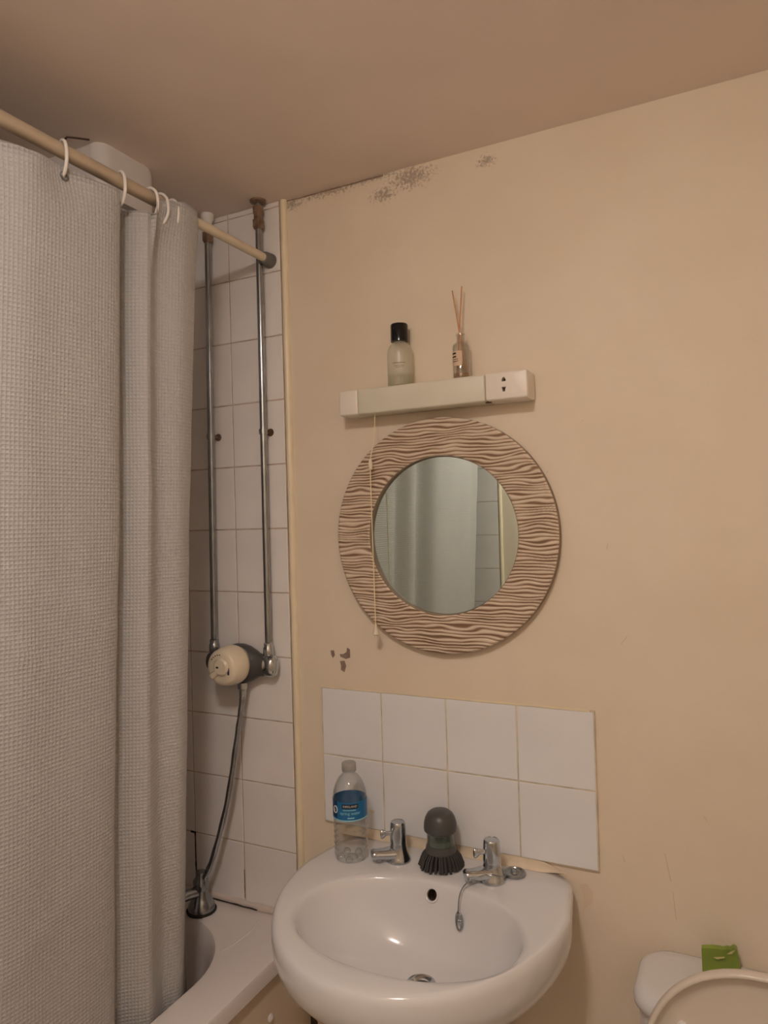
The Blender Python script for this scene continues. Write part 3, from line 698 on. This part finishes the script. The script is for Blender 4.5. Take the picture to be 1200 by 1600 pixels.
def bsc(s, z, m=0):
    cx_, cy_ = BEX + (DRX - BEX) * m, BEY + (DRY - BEY) * m
    return [(cx_ + BW * s * math.copysign(abs(math.cos(a)) ** .93, math.cos(a)), cy_ + BD * s * math.copysign(abs(math.sin(a)) ** .93, math.sin(a)), H + z) for a in TH]
def rimblend(t, z):
    A = osc(.985, 0); Bq = bsc(1.05, 0)
    return [(a[0] + (b[0] - a[0]) * t, a[1] + (b[1] - a[1]) * t, z) for a, b in zip(A, Bq)]
rings = [osc(.40, H - .58), osc(.48, H - .545), osc(.66, H - .50), osc(.82, H - .455), osc(.935, H - .415), osc(.980, H - .390), osc(.997, H - .365), osc(1.0, H - .348),
         osc(.9985, H - .337), osc(.994, H - .329), osc(.985, H - .3245)]
rings += [rimblend(t, H - .323 + .0012 * math.sin(PI * t)) for t in (.12, .35, .6, .85)]
rings += [bsc(1.05, -.3235), bsc(1.02, -.3250), bsc(1.0, -.3290), bsc(.985, -.335), bsc(.965, -.345), bsc(.93, -.363), bsc(.885, -.382, .05), bsc(.80, -.405, .15), bsc(.68, -.425, .3), bsc(.52, -.441, .55), bsc(.34, -.451, .8), bsc(.2, -.456, 1), bsc(.11, -.459, 1)]
bowl_o = loft('bowl', rings, M_CERAMIC, basin, cap0=False, cap1=False, angle=180)
# pedestal column
def prg(hw, d, z): return [(BCX + hw * math.cos(a), -.02 + min(0.0, d * math.sin(a)) if math.sin(a) < 0 else -.02 + .018 * math.sin(a), z) for a in TH]
loft('pedestal', [prg(.15, .23, 0), prg(.15, .23, .03), prg(.115, .19, .08), prg(.095, .17, .25), prg(.095, .18, .42), prg(.112, .22, H - .60), prg(.118, .235, H - .555), prg(.118, .235, H - .53)], M_CERAMIC, basin, angle=60)
dr = lathe('drain', [(.0145, -.014), (.0145, -.012), (.016, -.004), (.021, 0), (.0265, .0015), (.0275, 0), (.0275, -.008)], M_CHROME, basin, 32, origin=(DRX, DRY, H - .4565), close=False)
lathe('drain_hole', [(0, -.110), (.0150, -.110), (.0150, -.012)], M_BRASS, dr, 24, origin=(DRX, DRY, H - .4565), close=False)
# overflow opening in the back of the bowl
oy = BEY + BD * .955
OVF = (.316, oy, H - .346)
bm = bmesh.new(); bm.from_mesh(bowl_o.data)
oc = Vector(OVF)
near = [f for f in bm.faces if (f.calc_center_median() - oc).length < .034 and f.calc_center_median().y < -.11 and f.calc_center_median().z < H - .3255]
bmesh.ops.subdivide_edges(bm, edges=list({e for f in near for e in f.edges}), cuts=5, use_grid_fill=True)
bm.faces.ensure_lookup_table()
bmesh.ops.delete(bm, geom=[f for f in bm.faces if (f.calc_center_median() - oc).length < .0112 and f.calc_center_median().z < H - .3255], context='FACES')
bm.to_mesh(bowl_o.data); bm.free()
bowl_o.data.polygons.foreach_set('use_smooth', [True] * len(bowl_o.data.polygons))
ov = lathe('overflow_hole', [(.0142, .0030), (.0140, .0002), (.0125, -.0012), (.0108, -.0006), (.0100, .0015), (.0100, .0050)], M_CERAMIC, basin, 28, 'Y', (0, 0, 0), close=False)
och = lathe('overflow_channel', [(.0101, .0045), (.0175, .0080), (.0175, .055), (0, .055)], plain('channel_shade_brown', (.34, .25, .19), .9, var=.2, vscale=60), ov, 28, 'Y', (0, 0, 0), close=False)  # dark brown lining: shade inside the overflow put into the colour
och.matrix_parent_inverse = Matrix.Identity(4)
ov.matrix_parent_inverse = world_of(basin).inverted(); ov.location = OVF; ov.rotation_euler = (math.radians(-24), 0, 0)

# taps
def make_tap(x, y, label):
    z = DECK; t = empty('basin_tap', (x, y, z), label, 'tap', None); o = (x, y, z)
    lathe('base', [(.0255, -.001), (.026, .003), (.0240, .008), (.0215, .015), (.0180, .026), (.0168, .034), (.0166, .038), (0, .038)], M_CHROME, t, 32, origin=o)
    # stubby flattened spout, turned towards the bowl with a blunt round nose
    sa = math.radians(48); D = (-math.sin(sa), -math.cos(sa)); N = (math.cos(sa), -math.sin(sa))
    sp = []
    for s_, hw, zz, hh in ((0.0, .0190, .017, .0130), (.018, .0175, .0170, .0125), (.034, .0145, .0180, .0105), (.044, .0130, .0190, .0100), (.053, .0135, .0195, .0108), (.0565, .0115, .0195, .0090), (.0575, .005, .0195, .004)):
        sp.append([(x + D[0] * s_ + N[0] * hw * math.cos(a), y + D[1] * s_ + N[1] * hw * math.cos(a), z + zz + hh * math.sin(a)) for a in [2 * PI * k / 20 for k in range(20)]])
    loft('spout', sp, M_CHROME, t)
    lathe('outlet', [(.0080, .003), (.0080, .012)], M_PIPE, t, 16, origin=(x + D[0] * .042, y + D[1] * .042, z + .003))
    hd = lathe('handle', [(.0, .036), (.0168, .037), (.0172, .041), (.0165, .056), (.0157, .075), (.0152, .0775), (.0140, .0795), (.0120, .0800), (.0112, .0790), (0, .0788)], M_CHROME, t, 32, origin=o)
    lv = []
    for s_, hw, zz, hh in ((.012, .0045, .066, .0060), (.020, .0032, .066, .0042), (.026, .0032, .066, .0045), (.030, .0048, .066, .0085), (.034, .0050, .066, .0100), (.037, .0035, .066, .0085)):
        lv.append([(x + D[0] * s_ + N[0] * hw * math.cos(a), y + D[1] * s_ + N[1] * hw * math.cos(a), z + zz - .008 + hh * math.sin(a)) for a in [2 * PI * k / 16 for k in range(16)]])
    loft('lever', lv, M_CHROME, hd)
    return t
T1 = (.219, -.079); T2 = (.421, -.083)
make_tap(*T1, 'chrome basin tap between the water bottle and the dish brush')
make_tap(*T2, 'chrome basin tap with the plug chain looped round it')
for T_ in (T1, T2):
    pass
# plug and chain
px_, py_ = .4535, -.046
pl = empty('sink_plug', (px_, py_, DECK), 'grey sink plug and chain lying beside the basin tap', 'plug')
lathe('plug_disc', [(0, .001), (.0205, .001), (.0222, .003), (.0222, .006), (.0205, .0075), (.0175, .0075), (.0165, .0062), (.0085, .0062), (.0075, .0085), (0, .0085)], M_PIPE, pl, 32, origin=(px_, py_, DECK))
V1 = tube_data([(px_ + .0055 * math.cos(a), py_, DECK + .0095 + .0035 * math.sin(a)) for a in [2 * PI * k / 16 for k in range(16)]], .0011, 6, True)
mk('plug_loop', *V1, M_PIPE, pl)
tube('chain_ring', [(T2[0] + (.0255) * math.cos(a), T2[1] + .0255 * math.sin(a), DECK + .004 + .009 * (1 - math.sin(a)) ) for a in [2 * PI * k / 28 for k in range(28)]], .0013, M_PIPE, pl, 6, True)
ch = crom([(T2[0] - .006, T2[1] - .026, DECK + .022), (T2[0] - .020, T2[1] - .036, DECK + .018), (T2[0] - .036, T2[1] - .052, DECK + .010), (T2[0] - .043, T2[1] - .066, DECK - .006), (T2[0] - .0445, T2[1] - .073, DECK - .034)], 8)
tube('chain', ch, .0013, M_PIPE, pl, 6)
hx, hy, hz = T2[0] - .0425, T2[1] - .0745, DECK - .043
def oval(rx, rz, dx, dz, dy=0): return tube_data([(hx + dx + rx * math.cos(a), hy + dy, hz + dz + rz * math.sin(a)) for a in [2 * PI * k / 24 for k in range(24)]], .0020, 6, True)
mk('chain_hook', *merge(oval(.0058, .0165, 0, -.006), oval(.0045, .0075, .0018, .002, -.002)), M_PIPE, pl)

# dish brush
bx_, by_ = .308, -.066
db = empty('dish_brush', (bx_, by_, DECK), 'dark grey round dish brush with soap chamber between the taps', 'brush')
datas = []
rnd = random.Random(3)
for ringi, (r0, r1, n) in enumerate(((.0275, .0435, 34), (.0235, .0360, 28), (.018, .027, 22), (.010, .015, 14))):
    for k in range(n):
        a = 2 * PI * (k + .5 * (ringi % 2)) / n + rnd.uniform(-.04, .04); rr1 = r1 + rnd.uniform(-.0015, .0015)
        p0 = Vector((bx_ + r0 * math.cos(a), by_ + r0 * math.sin(a), DECK + .034)); p1 = Vector((bx_ + (r0 * .35 + rr1 * .65) * math.cos(a), by_ + (r0 * .35 + rr1 * .65) * math.sin(a), DECK + .020)); p2 = Vector((bx_ + rr1 * math.cos(a), by_ + rr1 * math.sin(a), DECK + .001 + .003 * rnd.random()))
        datas.append(tube_data([p0, p1, p2], lambda t: .0020 + .0010 * t, 5))
br = mk('bristles', *merge(*datas), M_BRISTLE, db); br['kind'] = 'stuff'
lathe('collar', [(0, .028), (.0285, .028), (.0312, .031), (.0305, .038), (.0290, .044), (.0275, .045), (0, .045)], M_GREYPL, db, 36, origin=(bx_, by_, DECK))
lathe('soap', [(0, .045), (.0262, .0452), (.0262, .056), (0, .056)], M_SOAP, db, 32, origin=(bx_, by_, DECK))
lathe('chamber', [(.0282, .0445), (.0278, .058), (.0282, .072), (.0270, .072), (.0266, .058), (.0270, .0455)], M_CLEAR, db, 36, origin=(bx_, by_, DECK), close=False)
lathe('dome_cap', [(0, .070), (.0300, .070), (.0328, .0725), (.0336, .078), (.0328, .088), (.0300, .098), (.0255, .1055), (.019, .1105), (.010, .113), (0, .1135)], M_GREYPL, db, 40, origin=(bx_, by_, DECK), angle=60)

# water bottle
wx, wy = .1225, -.106
wb = empty('water_bottle', (wx, wy, DECK), 'empty clear plastic water bottle with blue label on the basin', 'bottle')
prof = [(0, .004), (.012, .003), (.016, .0005), (.027, .0005), (.0325, .004), (.0345, .010)]
z = .014
while z < .082:
    prof += [(.0350, z), (.0336, z + .0035), (.0338, z + .0055), (.0350, z + .009)]; z += .0115
prof += [(.0352, .087), (.0352, .128), (.0348, .134), (.0335, .142), (.0305, .152), (.0260, .161), (.0205, .169), (.0150, .1745), (.0125, .177), (.0125, .180), (.0152, .180), (.0152, .182), (.0120, .182), (.0120, .1855)]
lathe('bottle_shell', prof, M_PET, wb, 40, origin=(wx, wy, DECK), close=False, angle=25)
for k in range(5):
    a = 2 * PI * k / 5
    lathe('base_foot', [(0, .0005), (.0075, .001), (.0085, .005), (.005, .011), (0, .013)], M_PET, wb, 12, origin=(wx + .021 * math.cos(a), wy + .021 * math.sin(a), DECK))
lathe('cap', [(.0145, .1825), (.0152, .1835), (.0152, .1955), (.0142, .1972), (0, .1972)], glassy('translucent_cap', (.8, .8, .78), .2, frost=.6, frost_col=(.62, .60, .56)), wb, 30, origin=(wx, wy, DECK))
LR, LZ0, LZ1 = .0354, .0895, .1265
lab = arcstrip('label', LR, -PI, PI - 1e-3, LZ0, LZ1, (wx, wy, DECK), M_LBLUE, wb, 60, .0003)
LO = (wx, wy, DECK); A0 = .50          # the label's front is turned towards the camera
arcstrip('label_edge', LR + .0002, -PI, PI - 1e-3, LZ0 - .0012, LZ0 + .0012, LO, M_LCYAN, lab, 60, .0003)
arcstrip('navy_panel', LR + .0002, A0 - 1.7, A0 - .80, LZ0 + .004, LZ1, LO, M_LNAVY, lab, 14, .0003)
arcstrip('brand_badge', LR + .0004, A0 - .46, A0 + .50, LZ1 - .0125, LZ1 - .0035, LO, M_LBLK, lab, 16, .0003)
def wrap_text(name, body, size, a0, zc, mat, rr, slant=0):
    V, F = text_data(body, size)
    return mk(name, [(wx + rr * math.sin(a0 + v.x / rr), wy - rr * math.cos(a0 + v.x / rr), DECK + zc + v.y + slant * v.x) for v in V], F, mat, lab, False)
wrap_text('brand_text', 'KIRKLAND', .0062, A0 + .02, LZ1 - .0080, M_LWHT, LR + .0009)
wrap_text('product_text', 'spring water', .0088, A0 + .02, LZ0 + .0150, M_LCYAN, LR + .0006)
arcstrip('print_line', LR + .0004, A0 - .40, A0 + .36, LZ0 + .0208, LZ0 + .0222, LO, M_LCYAN, lab, 10, .0003)
arcstrip('print_line', LR + .0004, A0 - .14, A0 + .26, LZ0 + .0045, LZ0 + .0068, LO, M_LCYAN, lab, 8, .0003)
rg = [(wx + (LR + .0008) * math.sin(A0 - .95 + .0056 / LR * math.cos(a)), wy - (LR + .0008) * math.cos(A0 - .95 + .0056 / LR * math.cos(a)), DECK + LZ0 + .020 + .0068 * math.sin(a)) for a in [2 * PI * k / 20 for k in range(20)]]
tube('round_emblem', rg, .0010, M_LWHT, lab, 6, True)
wrap_text('emblem_text', 'o', .007, A0 - .95, LZ0 + .020, M_LWHT, LR + .0008)

# isolating valve and pipe on the wall under the basin
iv = empty('water_valve', (.398, -.035, 0), 'dark metal pipe and valve under the basin beside the pedestal', 'valve')
tube('supply_pipe', [(.40, -.045, 0), (.40, -.045, H - .60), (.395, -.05, H - .52)], .0075, M_BRASS, iv, 12)
lathe('valve_nut', [(.010, 0), (.0135, .003), (.0135, .018), (.010, .022)], M_BRASS, iv, 8, origin=(.40, -.045, H - .635))
lathe('valve_handle', [(.008, 0), (.014, -.008), (.014, -.020), (0, -.022)], M_GREYPL, iv, 16, 'Y', (.40, -.052, H - .622))

# ------------------------------------------------------------------ toilet
TX = .885
to = empty('toilet', (TX, -.25, 0), 'white close-coupled toilet with raised lid beside the basin', 'toilet')
LT = H - .420
ci = loft('cistern', [rrect(TX - .180, TX + .180, -.158, -.008, .05, .42, 8), rrect(TX - .192, TX + .192, -.166, -.008, .05, .55, 8), rrect(TX - .196, TX + .196, -.168, -.008, .05, LT - .033, 8)], M_CERAMIC, to)
def lr(i, z): return rrect(TX - .204 + i, TX + .204 - i, -.178 + i, -.001 - i, .055 - i * .5, z, 10)
loft('cistern_lid', [lr(.006, LT - .030), lr(.001, LT - .027), lr(0, LT - .018), lr(.002, LT - .010), lr(.007, LT - .0035), lr(.015, LT - .0005), lr(.03, LT)], M_CERAMIC, to, angle=60)
lathe('flush_button', [(.022, -.002), (.022, .003), (.019, .005), (0, .005)], M_CHROME, to, 28, origin=(TX + .03, -.095, LT))
def egg(hw, yb, yf, z, n=48):
    out = []
    for k in range(n):
        a = 2 * PI * k / n; s = math.sin(a); c = math.cos(a); yc = yb - .17
        out.append((TX + hw * c, yc + (.17 * s if s > 0 else (yc - yf) * s), z))
    return out
loft('bowl', [egg(.11, -.14, -.44, 0), egg(.11, -.14, -.44, .03), egg(.095, -.15, -.40, .14), egg(.125, -.13, -.50, .26), egg(.17, -.10, -.60, .35), egg(.182, -.08, -.64, .39), egg(.18, -.08, -.64, .398), egg(.14, -.20, -.60, .396), egg(.12, -.22, -.57, .33), egg(.07, -.28, -.48, .22)], M_CERAMIC, to, cap1=True)
# raised lid leaning back towards the cistern, its hollow side to the room
LIDW, LIDH, LBZ, LBY, TILT = .182, .410, H - .725, -.215, math.radians(2)
def lidring(inset, off):
    out = []
    for k in range(64):
        a = 2 * PI * k / 64; c, s = math.cos(a), math.sin(a)
        x_ = (LIDW - inset) * math.copysign(abs(c) ** .9, c)
        base = LIDH - .185
        v = base + (.185 - inset) * math.copysign(abs(s) ** .95, s) if s > 0 else base + (base - inset) * math.copysign(abs(s) ** .55, s)
        out.append((TX + x_, LBY + v * math.sin(TILT) - off * math.cos(TILT), LBZ + v * math.cos(TILT) + off * math.sin(TILT)))
    return out
loft('seat_lid', [lidring(.012, -.012), lidring(.003, -.008), lidring(0, -.001), lidring(.0005, .008), lidring(.002, .0115), lidring(.005, .0125), lidring(.008, .011), lidring(.0095, .006), lidring(.012, -.001), lidring(.032, -.005), lidring(.08, -.007)], M_SEAT, to, angle=60)
for xx, vv in ((TX - .121, .293), (TX + .121, .293)):
    lathe('bumper', [(.0, -.016), (.008, -.0145), (.010, -.009), (.011, .008)], M_WHITEPL, to, 20, 'Y', (xx, LBY + .262 * math.sin(TILT), LBZ + vv), sx=.85, sy=1.15)
for xx in (TX - .07, TX + .07):
    lathe('hinge', [(.012, 0), (.012, .018), (.008, .022), (0, .022)], M_WHITEPL, to, 16, origin=(xx, LBY - .004, .395))

# green wrapper standing on the cistern lid
gx0, gx1 = .788, .842
gp = empty('green_packet', (.815, -.06, LT), 'small green torn wrapper packet on the cistern lid', 'packet')
def yof(x): return -.052 + .55 * (x - gx0)
prof_top = [(q[0], q[1] * .76) for q in [(gx0 - .001, .062), (gx0 + .014, .0610), (gx0 + .026, .0585), (gx0 + .031, .0555), (gx0 + .038, .0570), (gx0 + .043, .0545), (gx0 + .048, .0600), (gx1 - .001, .0540), (gx1 + .002, .028), (gx1 + .0035, .0005)]]
V, F = [], []
n = len(prof_top)
for th in (-.006, .006):
    for x, z in prof_top: V.append((x, yof(x) + th - .05 * (z / .06) * .25, LT + z))
    for x, z in prof_top: V.append((min(x, gx1 - .001) if z > .002 else x - .002, yof(x) + th * 1.3, LT + .0003))
for b in (0, 2 * n):
    for i in range(n - 1): F.append((b + i, b + i + 1, b + n + i + 1, b + n + i))
for i in range(n - 1): F += [(i, i + 1, 2 * n + i + 1, 2 * n + i), (n + i, n + i + 1, 3 * n + i + 1, 3 * n + i)]
F += [(0, n, 3 * n, 2 * n), (n - 1, 2 * n - 1, 4 * n - 1, 3 * n - 1)]
mk('wrapper', V, F, M_GREEN, gp, False)
fy = lambda x, z: yof(x) - .006 - .05 * (z / .06) * .25 - .0015
mk('torn_flap', [(gx0 + .037, fy(gx0 + .037, .046), LT + .0361), (gx0 + .046, fy(gx0 + .046, .046) - .003, LT + .0372), (gx0 + .0515, fy(gx0 + .0515, .058) - .004, LT + .0456), (gx0 + .046, fy(gx0 + .046, .056), LT + .0422), (gx0 + .041, fy(gx0 + .041, .045) + .001, LT + .0342)], [(0, 1, 2, 3), (0, 4, 1)], M_GREENIN, gp, False)
mk('fold_slit', [(gx0 + .016, fy(gx0 + .016, .038), LT + .0312), (gx0 + .034, fy(gx0 + .034, .038), LT + .0308), (gx0 + .034, fy(gx0 + .034, .037) - .002, LT + .0293), (gx0 + .022, fy(gx0 + .022, .037) - .003, LT + .0287)], [(0, 1, 2, 3)], M_GREENIN, gp, False)
